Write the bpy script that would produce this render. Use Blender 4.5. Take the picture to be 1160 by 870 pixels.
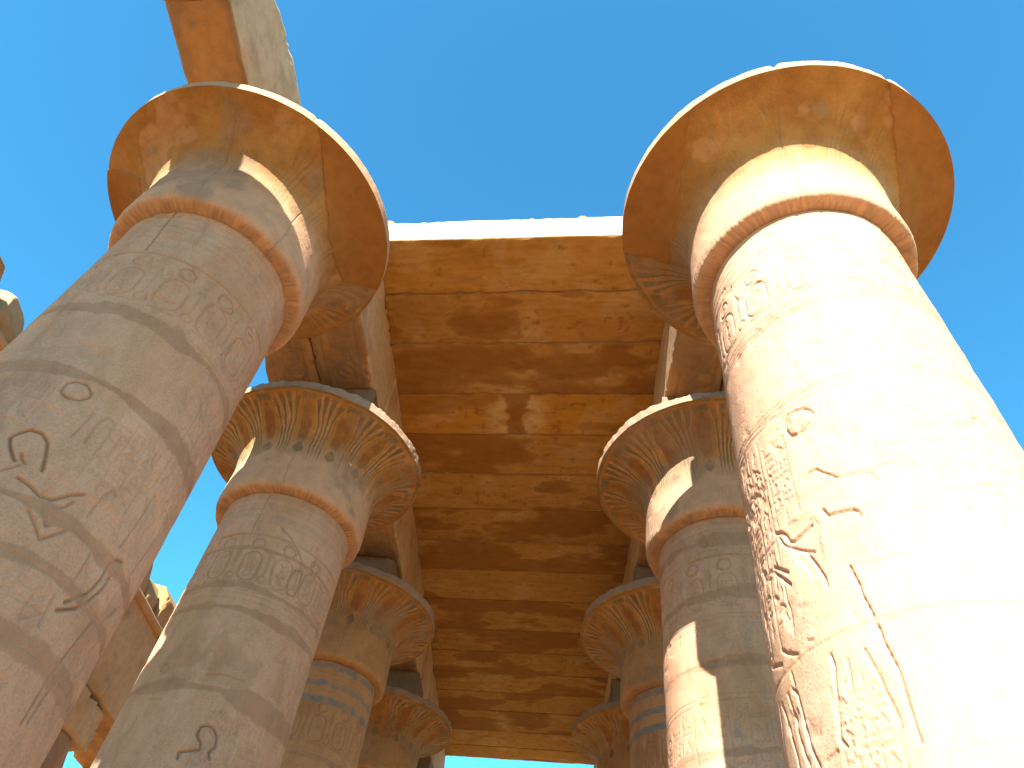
import bpy, math
import numpy as np
from mathutils import Matrix, Vector

# ---------------------------------------------------------------- clean
for o in list(bpy.data.objects):
    bpy.data.objects.remove(o, do_unlink=True)
scene = bpy.context.scene
COL = scene.collection
R = math.radians

# ---------------------------------------------------------------- camera
EYE = 1.6
F_PX, PITCH, ROLL, YAW = 846.08, R(49.656), R(8.794), R(-6.772)
cp, sp = math.cos(PITCH), math.sin(PITCH)
fw = Vector((math.sin(YAW) * cp, math.cos(YAW) * cp, sp))
rt = Vector((math.cos(YAW), -math.sin(YAW), 0))
up = rt.cross(fw)
rt2 = math.cos(ROLL) * rt + math.sin(ROLL) * up
up2 = -math.sin(ROLL) * rt + math.cos(ROLL) * up
cam_data = bpy.data.cameras.new('camera')
cam = bpy.data.objects.new('camera', cam_data)
COL.objects.link(cam)
cam.matrix_world = Matrix(((rt2.x, up2.x, -fw.x, 0.875), (rt2.y, up2.y, -fw.y, 0.0),
                           (rt2.z, up2.z, -fw.z, EYE), (0, 0, 0, 1)))
cam_data.sensor_width = 36
cam_data.lens = 36 * F_PX / 1160
cam_data.clip_start = 0.05
cam_data.clip_end = 3000
scene.camera = cam

# ---------------------------------------------------------------- sky, sun, exposure
SUN_AZ, SUN_EL = R(-6.7), R(29.2)
to_sun = Vector((math.sin(SUN_AZ) * math.cos(SUN_EL), -math.cos(SUN_AZ) * math.cos(SUN_EL), math.sin(SUN_EL)))
world = bpy.data.worlds.new('World')
scene.world = world
world.use_nodes = True
wn = world.node_tree.nodes
bg = wn['Background']
sky = wn.new('ShaderNodeTexSky')
sky.sky_type = 'NISHITA'
sky.sun_disc = False
sky.sun_elevation = SUN_EL
sky.sun_rotation = math.atan2(to_sun.x, to_sun.y)
sky.altitude = 80
sky.air_density = 1.0
sky.dust_density = 0.15
sky.ozone_density = 1.6
tint = wn.new('ShaderNodeMix')
tint.data_type = 'RGBA'
tint.blend_type = 'MULTIPLY'
tint.inputs[0].default_value = 1.0
tint.inputs[7].default_value = (0.45, 1.37, 1.56, 1)
world.node_tree.links.new(sky.outputs[0], tint.inputs[6])
world.node_tree.links.new(tint.outputs[2], bg.inputs['Color'])
bg.inputs['Strength'].default_value = 0.071

sd = bpy.data.lights.new('sun', 'SUN')
sun = bpy.data.objects.new('sun', sd)
COL.objects.link(sun)
sun.rotation_euler = to_sun.to_track_quat('Z', 'Y').to_euler()
sun.location = (0, -20, 30)
sd.energy = 5.0
sd.angle = R(0.53)
sd.color = (1.0, 0.96, 0.91)

vs = scene.view_settings
vs.view_transform = 'Standard'
vs.look = 'None'
vs.exposure = 1.95
vs.gamma = 1.0
vs.use_curve_mapping = False

# ---------------------------------------------------------------- numpy noise
_rng = np.random.RandomState(7)
_PERM = _rng.permutation(256)
_PERM = np.concatenate([_PERM, _PERM, _PERM])
_VAL = _rng.rand(256) * 2 - 1


def _s(t):
    return t * t * t * (t * (t * 6 - 15) + 10)


def noise3(x, y, z, seed=0):
    x = np.asarray(x, float) + seed * 17.31
    y = np.asarray(y, float) + seed * 5.77
    z = np.asarray(z, float) + seed * 9.13
    ix, iy, iz = np.floor(x).astype(int), np.floor(y).astype(int), np.floor(z).astype(int)
    fx, fy, fz = _s(x - ix), _s(y - iy), _s(z - iz)

    def h(a, b, c):
        return _VAL[_PERM[_PERM[_PERM[a & 255] + (b & 255)] + (c & 255)]]
    def lx(b, c):
        return h(ix, b, c) * (1 - fx) + h(ix + 1, b, c) * fx
    a = lx(iy, iz) * (1 - fy) + lx(iy + 1, iz) * fy
    b = lx(iy, iz + 1) * (1 - fy) + lx(iy + 1, iz + 1) * fy
    return a * (1 - fz) + b * fz


def fbm(x, y, z, seed=0, octv=4):
    t, a, f = 0, 0.5, 1.0
    for i in range(octv):
        t = t + a * noise3(x * f, y * f, z * f, seed + i * 3)
        a *= 0.5
        f *= 2.03
    return t


def sstep(a, b, x):
    t = np.clip((x - a) / (b - a), 0, 1)
    return t * t * (3 - 2 * t)


# ---------------------------------------------------------------- mesh helpers
def raw_mesh(name, co, quads, attrs=None, smooth=True):
    co = np.ascontiguousarray(co, dtype=np.float32).reshape(-1, 3)
    quads = np.ascontiguousarray(quads, dtype=np.int32).reshape(-1, 4)
    me = bpy.data.meshes.new(name)
    me.vertices.add(len(co))
    me.vertices.foreach_set('co', co.ravel())
    me.loops.add(quads.size)
    me.loops.foreach_set('vertex_index', quads.ravel())
    me.polygons.add(len(quads))
    me.polygons.foreach_set('loop_start', np.arange(0, quads.size, 4, dtype=np.int32))
    me.polygons.foreach_set('use_smooth', np.full(len(quads), smooth, dtype=bool))
    me.update(calc_edges=True)
    for k, v in (attrs or {}).items():
        a = me.attributes.new(k, 'FLOAT', 'POINT')
        a.data.foreach_set('value', np.ascontiguousarray(v, dtype=np.float32).ravel())
    return me


def link(name, me, mat, parent=None, loc=None):
    o = bpy.data.objects.new(name, me)
    COL.objects.link(o)
    if mat:
        me.materials.append(mat)
    if parent is not None:
        o.parent = parent
    if loc is not None:
        o.location = loc
    return o


def tag(o, label, cat, group=None):
    o['label'] = label
    o['category'] = cat
    o['kind'] = 'thing'
    if group:
        o['group'] = group
    return o


def thing(name, label, cat, loc, group=None):
    o = bpy.data.objects.new(name, None)
    COL.objects.link(o)
    o.location = loc
    o.empty_display_size = 0.3
    return tag(o, label, cat, group)


def grid_quads(nv, nu, closed=True, face_mask=None):
    m = nu if closed else nu - 1
    i, j = np.meshgrid(np.arange(nv - 1), np.arange(m), indexing='ij')
    j2 = (j + 1) % nu
    q = np.stack([i * nu + j, (i + 1) * nu + j, (i + 1) * nu + j2, i * nu + j2], -1)
    if face_mask is not None:
        return q[face_mask]
    return q.reshape(-1, 4)


def compact(co, quads, attrs):
    used = np.unique(quads)
    remap = np.full(len(co), -1)
    remap[used] = np.arange(len(used))
    return co[used], remap[quads], {k: v[used] for k, v in attrs.items()}


def rough_box(name, lo, hi, mat, parent=None, res=0.04, amp=0.006, chip=0.05, seed=0, relief=None,
              attr_fn=None, shear=0.0, warp=None):
    """a worn stone block; relief(p)->depth carved up into the underside; shear tilts y with x"""
    lo, hi = np.array(lo, float), np.array(hi, float)
    n = np.maximum(2, np.ceil((hi - lo) / res).astype(int))
    idx = np.full(n + 1, -1)
    I, J, K = np.meshgrid(*[np.arange(k + 1) for k in n], indexing='ij')
    surf = (I == 0) | (I == n[0]) | (J == 0) | (J == n[1]) | (K == 0) | (K == n[2])
    idx[surf] = np.arange(surf.sum())
    ijk = np.stack([I[surf], J[surf], K[surf]], -1)
    p = lo + (hi - lo) * ijk / n
    quads = []
    for ax in range(3):
        a, b = [k for k in range(3) if k != ax]
        for side in (0, n[ax]):
            sl = np.take(idx, side, axis=ax)
            q = np.stack([sl[:-1, :-1], sl[1:, :-1], sl[1:, 1:], sl[:-1, 1:]], -1).reshape(-1, 4)
            flip = (side == 0) ^ (ax == 1)
            quads.append(q[:, ::-1] if flip else q)
    quads = np.concatenate(quads)
    d_lo, d_hi = p - lo, hi - p
    d = np.minimum(d_lo, d_hi)
    sgn = np.where(d_lo < d_hi, 1.0, -1.0)
    ds = np.sort(d, axis=1)
    e = ds[:, 1]
    nz = fbm(p[:, 0] * 2.1, p[:, 1] * 2.1, p[:, 2] * 2.1, seed, 4)
    nf = fbm(p[:, 0] * 9, p[:, 1] * 9, p[:, 2] * 9, seed + 40, 3)
    on = (d < 1e-6)
    out = p.copy()
    out += -(sgn * on) * (amp * (nz * 1.5 + nf * 0.7))[:, None] * -1
    chipv = chip * np.clip(nz * 1.6 + nf * 0.8 - 0.12, 0, 1) * np.exp(-(e / (chip * 1.3 + 0.02)) ** 2) + 0.008 * np.exp(-(e / 0.02) ** 2)
    near = np.exp(-(d / 0.07) ** 2)
    out += sgn * near * chipv[:, None]
    if relief is not None:
        und = (p[:, 2] - lo[2] < 1e-6)
        dep = relief(p)
        out[und, 2] += dep[und]
    if warp is not None:
        out = warp(p, out)
    attrs = attr_fn(p) if attr_fn else {}
    out[:, 1] += shear * out[:, 0]
    me = raw_mesh(name, out, quads, attrs)
    return link(name, me, mat, parent)


# ---------------------------------------------------------------- materials
def lnk(nt, a, b):
    nt.links.new(a, b)


def mixc(nt, fac, a, b, blend='MIX'):
    m = nt.nodes.new('ShaderNodeMix')
    m.data_type = 'RGBA'
    m.blend_type = blend
    for s, v in ((m.inputs[0], fac), (m.inputs[6], a), (m.inputs[7], b)):
        if isinstance(v, (int, float)):
            s.default_value = v
        elif isinstance(v, tuple):
            s.default_value = (*v, 1)
        else:
            lnk(nt, v, s)
    return m.outputs[2]


def ramp(nt, src, stops):
    r = nt.nodes.new('ShaderNodeValToRGB')
    e = r.color_ramp.elements
    while len(e) < len(stops):
        e.new(0.5)
    for k, (pos, c) in enumerate(stops):
        e[k].position = pos
        e[k].color = (*c, 1) if isinstance(c, tuple) else (c, c, c, 1)
    lnk(nt, src, r.inputs[0])
    return r.outputs[0]


def nz_node(nt, vec, scale, detail=6, rough=0.6, dist=0.0):
    n = nt.nodes.new('ShaderNodeTexNoise')
    n.inputs['Scale'].default_value = scale
    n.inputs['Detail'].default_value = detail
    n.inputs['Roughness'].default_value = rough
    n.inputs['Distortion'].default_value = dist
    lnk(nt, vec, n.inputs['Vector'])
    return n.outputs['Fac']


def mapped(nt, vec, scale=(1, 1, 1), loc=(0, 0, 0)):
    m = nt.nodes.new('ShaderNodeMapping')
    m.inputs['Scale'].default_value = scale
    m.inputs['Location'].default_value = loc
    lnk(nt, vec, m.inputs['Vector'])
    return m.outputs[0]


def attr(nt, name):
    a = nt.nodes.new('ShaderNodeAttribute')
    a.attribute_name = name
    return a.outputs['Fac']


def stone(name, dark, mid, light, streak=(1, 1, 1), mud_shade=(0.25, 0.17, 0.115), blue=(0.17, 0.185, 0.18),
          red=(0.27, 0.095, 0.04), pale=(0.52, 0.39, 0.24), ochre=(0.40, 0.18, 0.05), bump=0.35, seed=0.0, big=0.7, speck=0.5):
    m = bpy.data.materials.new(name)
    m.use_nodes = True
    nt = m.node_tree
    b = nt.nodes['Principled BSDF']
    b.inputs['Roughness'].default_value = 0.93
    b.inputs['Specular IOR Level'].default_value = 0.12
    tc = nt.nodes.new('ShaderNodeTexCoord')
    gi = nt.nodes.new('ShaderNodeNewGeometry')
    vec = mapped(nt, gi.outputs['Position'], streak, (seed, seed * 0.7, seed * 1.3))
    n1 = nz_node(nt, vec, big, 8, 0.62, 0.4)
    n2 = nz_node(nt, vec, 6.0, 6, 0.65)
    n3 = nz_node(nt, gi.outputs['Position'], 55.0, 4, 0.7)
    col = ramp(nt, n1, [(0.32, dark), (0.5, mid), (0.68, light)])
    v2 = ramp(nt, n2, [(0.25, 0.72), (0.55, 1.0), (0.8, 1.12)])
    col = mixc(nt, 0.75, col, v2, 'MULTIPLY')
    v3 = ramp(nt, n3, [(0.3, 0.7), (0.55, 1.0), (0.8, 1.1)])
    col = mixc(nt, speck, col, v3, 'MULTIPLY')
    for nm, c in (('ochre', ochre), ('pale', pale), ('red', red), ('blue', blue), ('mud_shade', mud_shade)):
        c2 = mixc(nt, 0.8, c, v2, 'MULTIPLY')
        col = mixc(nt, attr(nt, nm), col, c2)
    lnk(nt, col, b.inputs['Base Color'])
    bp = nt.nodes.new('ShaderNodeBump')
    bp.inputs['Strength'].default_value = bump
    bp.inputs['Distance'].default_value = 0.02
    h = nt.nodes.new('ShaderNodeMath')
    h.operation = 'MULTIPLY_ADD'
    lnk(nt, n2, h.inputs[0])
    h.inputs[1].default_value = 0.9
    lnk(nt, n3, h.inputs[2])
    lnk(nt, h.outputs[0], bp.inputs['Height'])
    lnk(nt, bp.outputs[0], b.inputs['Normal'])
    return m


M_SHAFT = stone('sandstone_shaft', (0.445, 0.252, 0.152), (0.515, 0.297, 0.181), (0.57, 0.346, 0.222), (1, 1, 0.6), mud_shade=(0.31, 0.168, 0.096), bump=0.42, speck=0.7)
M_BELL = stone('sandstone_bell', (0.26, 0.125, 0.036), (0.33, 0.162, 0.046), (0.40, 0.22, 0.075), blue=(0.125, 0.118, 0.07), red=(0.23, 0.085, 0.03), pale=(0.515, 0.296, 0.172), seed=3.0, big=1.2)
M_PATCH = stone('smooth_repair', (0.26, 0.115, 0.032), (0.285, 0.128, 0.036), (0.31, 0.145, 0.042), bump=0.12, seed=5.0, speck=0.25)
M_BEAM = stone('sandstone_beam', (0.48, 0.285, 0.145), (0.55, 0.335, 0.175), (0.60, 0.39, 0.22), ochre=(0.42, 0.21, 0.065), seed=8.0)
M_ROOF = stone('sandstone_roof', (0.38, 0.19, 0.048), (0.44, 0.225, 0.055), (0.49, 0.27, 0.08), streak=(0.55, 1.2, 1), bump=0.55, mud_shade=(0.25, 0.10, 0.022), blue=(0.56, 0.47, 0.36),
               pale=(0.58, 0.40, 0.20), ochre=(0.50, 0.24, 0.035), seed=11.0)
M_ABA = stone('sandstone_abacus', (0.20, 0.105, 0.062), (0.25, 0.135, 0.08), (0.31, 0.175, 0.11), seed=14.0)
M_RUIN = stone('sandstone_ruin', (0.38, 0.19, 0.07), (0.46, 0.25, 0.10), (0.54, 0.33, 0.16), seed=17.0)
M_SAND = stone('sand', (0.36, 0.205, 0.09), (0.40, 0.232, 0.107), (0.44, 0.265, 0.13), seed=20.0, big=0.15)

# ---------------------------------------------------------------- carving rasters
STROKES = {}
for ln in '''R1 1 -54.9,3.95 -52.7,3.92 -48.8,3.92 -45.2,3.94 -43.0,3.98 -42.0,4.03 -43.2,4.09 -47.3,4.13 -50.6,4.13 -53.8,4.11 -55.5,4.03 -54.9,3.95
R1 1 -53.1,4.54 -50.4,4.51 -47.0,4.51 -44.7,4.56 -42.5,4.60 -40.4,4.65 -36.1,4.66 -31.9,4.67 -28.7,4.69 -27.7,4.76
R1 1.2 -48.8,4.83 -47.4,4.89 -43.4,4.90 -38.6,4.92 -37.1,4.94 -36.6,4.98
R1 .5 -88.4,3.77 -80.4,3.78 -72.0,3.80 -64.4,3.83 -58.9,3.84
R1 .5 -85.6,3.84 -77.6,3.84 -66.0,3.86 -60.2,3.85
R1 .4 -77.7,4.56 -70.3,4.54 -64.3,4.58 -59.1,4.63
R1 1.2 -72.6,4.76 -68.7,4.80 -67.3,4.84 -66.1,4.90 -64.0,4.92 -59.6,4.91 -54.9,4.89
R1 .8 -69.8,4.87 -67.2,4.93 -62.0,5.01 -56.2,5.08
R1 .6 -71.8,4.78 -70.4,4.83 -69.3,4.87
R1 1 -59.6,5.05 -57.9,5.12 -56.5,5.18 -55.3,5.24 -54.3,5.29 -54.4,5.34
R1 .8 -64.9,4.97 -65.0,5.01
R1 1.2 -77.4,4.97 -69.5,5.10
R1 1.2 -78.0,5.00 -73.3,5.10 -69.5,5.19
R1 .6 -78.9,4.97 -82.9,4.97 -84.7,4.99 -79.8,5.02
R1 .4 -44.9,5.28 -44.3,5.35 -43.6,5.42 -43.6,5.48 -42.4,5.59 -41.6,5.70 -41.5,5.79
R1 .6 -67.4,5.58 -64.5,5.60
R1 .4 -42.3,5.64 -41.7,5.75 -39.9,5.92 -39.7,5.96 -39.9,6.08 -39.9,6.23 -39.7,6.29
R1 .9 -59.3,5.73 -58.8,5.79 -60.0,5.91 -61.1,6.05 -62.5,6.16 -60.6,6.21
R1 .6 -53.8,5.80 -54.1,5.88 -54.8,5.98
R1 .9 -47.7,5.78 -46.1,5.90 -44.8,6.04 -43.6,6.15 -43.8,6.21 -45.0,6.24 -50.3,6.27
R1 .9 -82.5,5.50 -78.7,5.56 -72.8,5.62
R1 .8 -77.3,5.56 -74.4,5.62 -72.6,5.66
R1 .8 -94.0,5.50 -83.8,5.58
R1 .9 -91.0,5.76 -88.8,5.83 -87.0,5.95 -84.8,6.09 -84.4,6.16
R1 .9 -80.1,5.76 -77.4,5.81 -76.7,5.93 -76.4,6.07 -73.0,6.23
R1 .9 -95.1,5.61 -107.1,5.64 -107.0,5.80 -107.0,5.99
R1 .7 -94.1,5.73 -95.3,5.87 -97.0,6.07
R1 .7 -83.7,5.76 -82.0,5.89 -80.7,6.05 -78.0,6.20
R1 .8 -79.1,5.66 -78.0,5.76
R1 .8 -69.6,6.23 -64.4,6.21
R1 .6 -53.1,6.12 -51.3,6.14 -49.1,6.14
L1 .8 20.7,4.15 20.6,4.06 23.5,4.01 28.1,4.01 31.4,4.06 32.2,4.11 29.6,4.17 24.9,4.19 20.7,4.15
L1 1.1 25.2,4.84 20.3,4.75 17.5,4.67 19.5,4.61 22.2,4.56 26.7,4.56 30.5,4.61 33.4,4.72 35.8,4.83
L1 .8 25.5,4.77 26.9,4.81 28.7,4.83
L1 1 30.3,4.95 35.3,4.97 41.0,5.01 45.7,4.98 49.4,4.90 54.1,4.83
L1 .8 47.4,5.03 50.7,4.99 52.3,4.92
L1 1 44.4,5.07 49.2,5.17 51.5,5.12
L1 .8 40.8,5.13 50.4,5.27 56.6,5.12
L1 .6 23.5,4.95 25.5,4.91 27.9,4.86
L1 .4 36.5,4.49 37.7,4.22
L1 .4 42.1,4.48 41.4,4.27 44.0,4.19 47.9,4.21 48.2,4.44
L1 .4 53.1,4.49 53.0,4.26
L1 .5 60.7,4.94 61.5,4.75 63.9,4.65 65.6,4.69
L1 .4 81.3,4.95 82.9,4.70 84.0,4.42
L1 1.1 72.2,5.51 79.7,5.35 81.4,5.23 82.3,5.09 83.4,5.03 87.5,5.00
L1 1.1 70.9,5.58 78.0,5.49 81.9,5.39 84.7,5.28 86.1,5.15
L1 .7 97.3,5.00 100.2,4.81 101.3,4.62
L1 .7 97.3,5.00 105.8,5.04 104.1,5.18 98.6,5.34
L1 .8 90.2,5.47 86.5,5.73 84.6,5.96 84.7,6.20
L1 .7 102.7,5.46 102.8,5.61 104.3,5.79 105.3,6.04
L1 .7 91.5,5.82 88.2,5.99 87.2,6.17
L1 .5 68.3,5.73 67.0,5.51
L1 .4 60.2,5.76 59.7,5.65 66.9,5.65 60.2,5.76
L1 .5 70.8,5.38 70.6,5.14
L1 .5 27.3,2.36 27.6,2.28 31.7,2.26 35.9,2.31 36.3,2.40 32.3,2.43 27.3,2.36
L1 .7 52.1,2.36 53.9,2.28 59.3,2.28 63.3,2.33 63.8,2.41 58.8,2.46 54.2,2.43 52.1,2.36
L1 .7 81.4,2.34 87.9,2.30 92.0,2.35
L1 .7 1.1,2.15 -0.7,1.79 -3.2,1.23
L2 1.3 15.6,4.97 14.7,4.91 20.0,4.88 25.9,4.84 24.9,4.77 20.9,4.71 21.2,4.62 24.7,4.59 29.2,4.60 33.0,4.67 34.2,4.77 31.7,4.84 33.6,4.89
L2 .7 -24.4,4.02 -23.1,3.97 -18.7,3.99 -16.3,4.03 -17.5,4.08 -21.7,4.07 -24.4,4.02
L2 .7 11.1,4.07 22.0,4.02 36.2,4.02
L2 .5 -21.6,4.38 -10.9,4.39
L2 .6 -30.8,2.28 -32.3,2.15 -27.8,2.10 -20.2,2.13
L2 .6 -3.5,2.16 -3.1,1.85 -2.1,1.40
L2 .7 18.8,1.93 30.4,2.04 40.4,2.19 47.3,2.33 77.8,2.43
L2 .6 24.4,2.41 24.9,2.61 27.9,2.78
L2 .8 42.4,2.80 49.1,2.79 50.3,2.62 48.2,2.41 42.5,2.44 39.6,2.61 42.4,2.80
L2 .7 26.9,2.24 29.3,2.14 35.4,2.12 39.7,2.20 36.4,2.32 30.5,2.34
L2 .7 54.9,2.28 57.7,2.18 63.9,2.18 66.3,2.30 58.2,2.36 54.9,2.28
R2 .6 -49.5,2.09 -45.1,2.02 -40.0,2.05 -38.6,2.10 -40.7,2.18 -46.7,2.18 -49.5,2.09
R2 .8 -23.2,2.11 -20.9,2.05 -15.3,2.04
R2 .8 -23.2,2.11 -22.3,2.18 -18.9,2.21
R2 .6 -71.8,2.16 -68.4,2.05 -63.7,2.07 -64.1,2.16 -70.6,2.19'''.split('\n'):
    nm, w, pts = ln.split(' ', 2)
    STROKES.setdefault(nm, []).append((float(w), [tuple(map(float, q.split(','))) for q in pts.split()]))

RAD0, TAPER = 0.915, 0.01395
SEAM = 1.36
MPD = 0.96 * math.pi / 180          # metres per degree on a shaft


class Raster:
    """carving depth over (angle in degrees, drop below the rim in metres)"""
    def __init__(s, nu, v0, v1, step):
        s.nu = nu
        s.v = np.arange(v0, v1 + step * 0.5, step)
        s.v0, s.step = v0, step
        s.nv = len(s.v)
        s.dep = np.zeros((s.nv, nu))
        s.du = 360.0 / nu

    def seg(s, a, b, w, d):
        (u0, t0), (u1, t1) = a, b
        pad = w * 2.6
        vmin, vmax = min(t0, t1) - pad, max(t0, t1) + pad
        i0, i1 = max(0, int((vmin - s.v0) / s.step)), min(s.nv, int((vmax - s.v0) / s.step) + 2)
        if i1 <= i0:
            return
        umin, umax = min(u0, u1) - pad / MPD, max(u0, u1) + pad / MPD
        j = np.arange(math.floor((umin + 180) / s.du), math.ceil((umax + 180) / s.du) + 1)
        uu = (j * s.du - 180) * MPD
        U, V = np.meshgrid(uu, s.v[i0:i1])
        ax, ay, bx, by = u0 * MPD, t0, u1 * MPD, t1
        dx, dy = bx - ax, by - ay
        L = dx * dx + dy * dy + 1e-12
        t = np.clip(((U - ax) * dx + (V - ay) * dy) / L, 0, 1)
        q = (U - ax - t * dx) ** 2 + (V - ay - t * dy) ** 2
        g = d * np.exp(-(q / (w * w)) ** 1.3)
        jj = j % s.nu
        s.dep[i0:i1, jj] = np.maximum(s.dep[i0:i1, jj], g)

    def line(s, pts, w=0.011, d=0.012):
        for a, b in zip(pts[:-1], pts[1:]):
            s.seg(a, b, w, d)

    def oval(s, u, v, ru, rv, w=0.011, d=0.012, n=14):
        s.line([(u + ru / MPD * math.cos(k * 2 * math.pi / n), v + rv * math.sin(k * 2 * math.pi / n)) for k in range(n + 1)], w, d)

    def rrect(s, u, v, hw, hh, w=0.011, d=0.012):
        c = hw * 0.9
        pts = []
        for sx, sy, a0 in ((1, -1, -90), (1, 1, 0), (-1, 1, 90), (-1, -1, 180)):
            for k in range(4):
                a = R(a0 + k * 30)
                pts.append((u + (sx * (hw - c) + c * math.cos(a)) / MPD, v + sy * (hh - c) + c * math.sin(a)))
        pts.append(pts[0])
        s.line(pts, w, d)

    def glyph(s, u, v, sz, rs, w=0.009, d=0.009):
        k = rs.randint(9)
        x = lambda px, py: (u + px * sz / MPD, v + py * sz)
        if k == 0:
            s.oval(u, v, sz * .4, sz * .4, w, d)
        elif k == 1:
            s.line([x(-.5, -.2), x(.5, -.2), x(.5, .2), x(-.5, .2), x(-.5, -.2)], w, d)
        elif k == 2:
            s.line([x(-.5, .1), x(-.3, -.1), x(-.1, .1), x(.1, -.1), x(.3, .1), x(.5, -.1)], w, d)
        elif k == 3:   # standing bird
            s.line([x(-.45, -.35), x(-.3, -.5), x(-.15, -.35), x(-.2, 0), x(.1, .2), x(.5, .35)], w, d)
            s.line([x(-.1, .1), x(-.05, .5), x(.1, .5)], w, d)
            s.line([x(-.2, -.25), x(.15, -.05), x(.35, .25)], w, d)
        elif k == 4:   # reed leaf
            s.line([x(0, .5), x(0, -.3), x(.15, -.5), x(.2, -.1), x(0, 0)], w, d)
        elif k == 5:
            s.line([x(-.5, .15), x(.5, .15)], w, d)
            s.line([x(-.4, .15), x(-.3, -.1), x(0, -.22), x(.3, -.1), x(.4, .15)], w, d)
        elif k == 6:
            s.line([x(0, .5), x(0, -.1)], w, d)
            s.oval(u, v - sz * .3, sz * .15, sz * .2, w, d, 8)
            s.line([x(-.3, 0), x(.3, 0)], w, d)
        elif k == 7:
            s.line([x(-.4, .45), x(-.2, .0), x(.0, -.45), x(.1, -.1), x(.4, .45), x(-.4, .45)], w, d)
        else:
            s.line([x(-.3, -.5), x(-.3, .5)], w, d)
            s.line([x(.05, -.5), x(.05, .5)], w, d)
            s.line([x(.35, -.3), x(.35, .5)], w, d)

    def register(s, u0, u1, v0, v1, wid, rs, d=0.009):
        n = max(1, int(round((u1 - u0) / wid)))
        wd = (u1 - u0) / n
        for k in range(n + 1):
            s.line([(u0 + k * wd, v0), (u0 + k * wd, v1)], 0.008, d * 0.8)
        for k in range(n):
            v = v0 + 0.06
            while v < v1 - 0.1:
                sz = min(wd * MPD * 0.75, 0.17) * rs.uniform(0.7, 1.0)
                if rs.rand() < 0.35:
                    s.glyph(u0 + (k + .28) * wd, v + sz * .3, sz * 0.55, rs, 0.008, d)
                    s.glyph(u0 + (k + .74) * wd, v + sz * .3, sz * 0.55, rs, 0.008, d)
                    v += sz * 0.8
                else:
                    s.glyph(u0 + (k + .5) * wd, v + sz * .5, sz, rs, 0.009, d)
                    v += sz * 1.15

    def cartouche_row(s, off, n, vd, v0, v1, rs, d=0.012, skip=None):
        for k in range(n):
            u = off + k * 360.0 / n
            s.oval(u, vd, 0.08, 0.08, 0.011, d)
            vc, hh = (v0 + v1) / 2, (v1 - v0) / 2
            s.rrect(u, vc, 0.122, hh, 0.011, d)
            s.line([(u - 0.11 / MPD, v1 + 0.03), (u + 0.11 / MPD, v1 + 0.03)], 0.010, d)
            for q in range(3):
                s.glyph(u, v0 + 0.1 + q * (v1 - v0 - 0.1) / 3, 0.12, rs, 0.008, d * 0.7)
            um = u + 180.0 / n
            s.line([(um, v0 - 0.06), (um, v1 - 0.12)], 0.010, d * .8)
            s.line([(um - 1.6, v0 + 0.02), (um, v0 - 0.08), (um + 1.8, v0 + 0.03)], 0.010, d * .8)
            s.oval(um, v1 - 0.05, 0.05, 0.05, 0.010, d * .8, 10)


# per column: x, y, rim radius, and how it is carved and worn
ZR = EYE + 8.0                     # height of the underside of every rim
SPEC = {
    'L0': dict(p=(-3.30, 0.16), R=1.73, dz=-0.11, nu=200, step=0.04),
    'L1': dict(p=(-3.207, 4.483), R=1.731, nu=700, step=0.0092, off=31.4, vd=2.34, joints=[(3.12, .10), (3.95, .09), (5.09, .07), (5.43, .05), (5.88, .08)], bands=.05, worn=.86),
    'L2': dict(p=(-3.125, 8.756), R=1.701, nu=520, step=0.0125, off=32.9, vd=2.24, joints=[(2.32, .03), (2.9, .05), (3.22, .07), (4.22, .11), (5.2, .07)], bands=.15, worn=.15),
    'L3': dict(p=(-3.262, 13.154), R=1.782, nu=420, step=0.016, off=21.9, vd=2.19, joints=[(3.0, .04), (3.9, .06)], bands=.85, worn=.22),
    'L4': dict(p=(-3.114, 17.619), R=1.735, nu=320, step=0.022, off=10, vd=2.19, joints=[(3.0, .05)], bands=.7, worn=.2),
    'L5': dict(p=(-3.15, 22.0), R=1.74, nu=160, step=0.06),
    'R1': dict(p=(3.178, 4.147), R=1.798, nu=680, step=0.0095, off=-53.7, vd=2.04, joints=[(2.83, .04), (3.76, .035), (4.66, .03), (5.65, .035)], bands=.04, worn=.8),
    'R2': dict(p=(3.189, 8.525), R=1.794, nu=520, step=0.0125, off=-17.1, vd=2.12, joints=[(1.72, .10), (2.54, .09), (3.42, .07), (4.4, .07), (5.2, .05)], bands=.12, worn=.12),
    'R3': dict(p=(3.212, 12.85), R=1.823, nu=420, step=0.016, off=5, vd=2.19, joints=[(3.0, .04), (4.0, .05)], bands=.9, worn=.2),
    'R4': dict(p=(3.125, 17.131), R=1.70, nu=320, step=0.022, off=0, vd=2.19, joints=[(3.0, .05)], bands=.6, worn=.25),
    'R5': dict(p=(3.15, 21.6), R=1.74, nu=160, step=0.06),
}


def angdiff(a, b):
    return (a - b + 180) % 360 - 180


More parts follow.
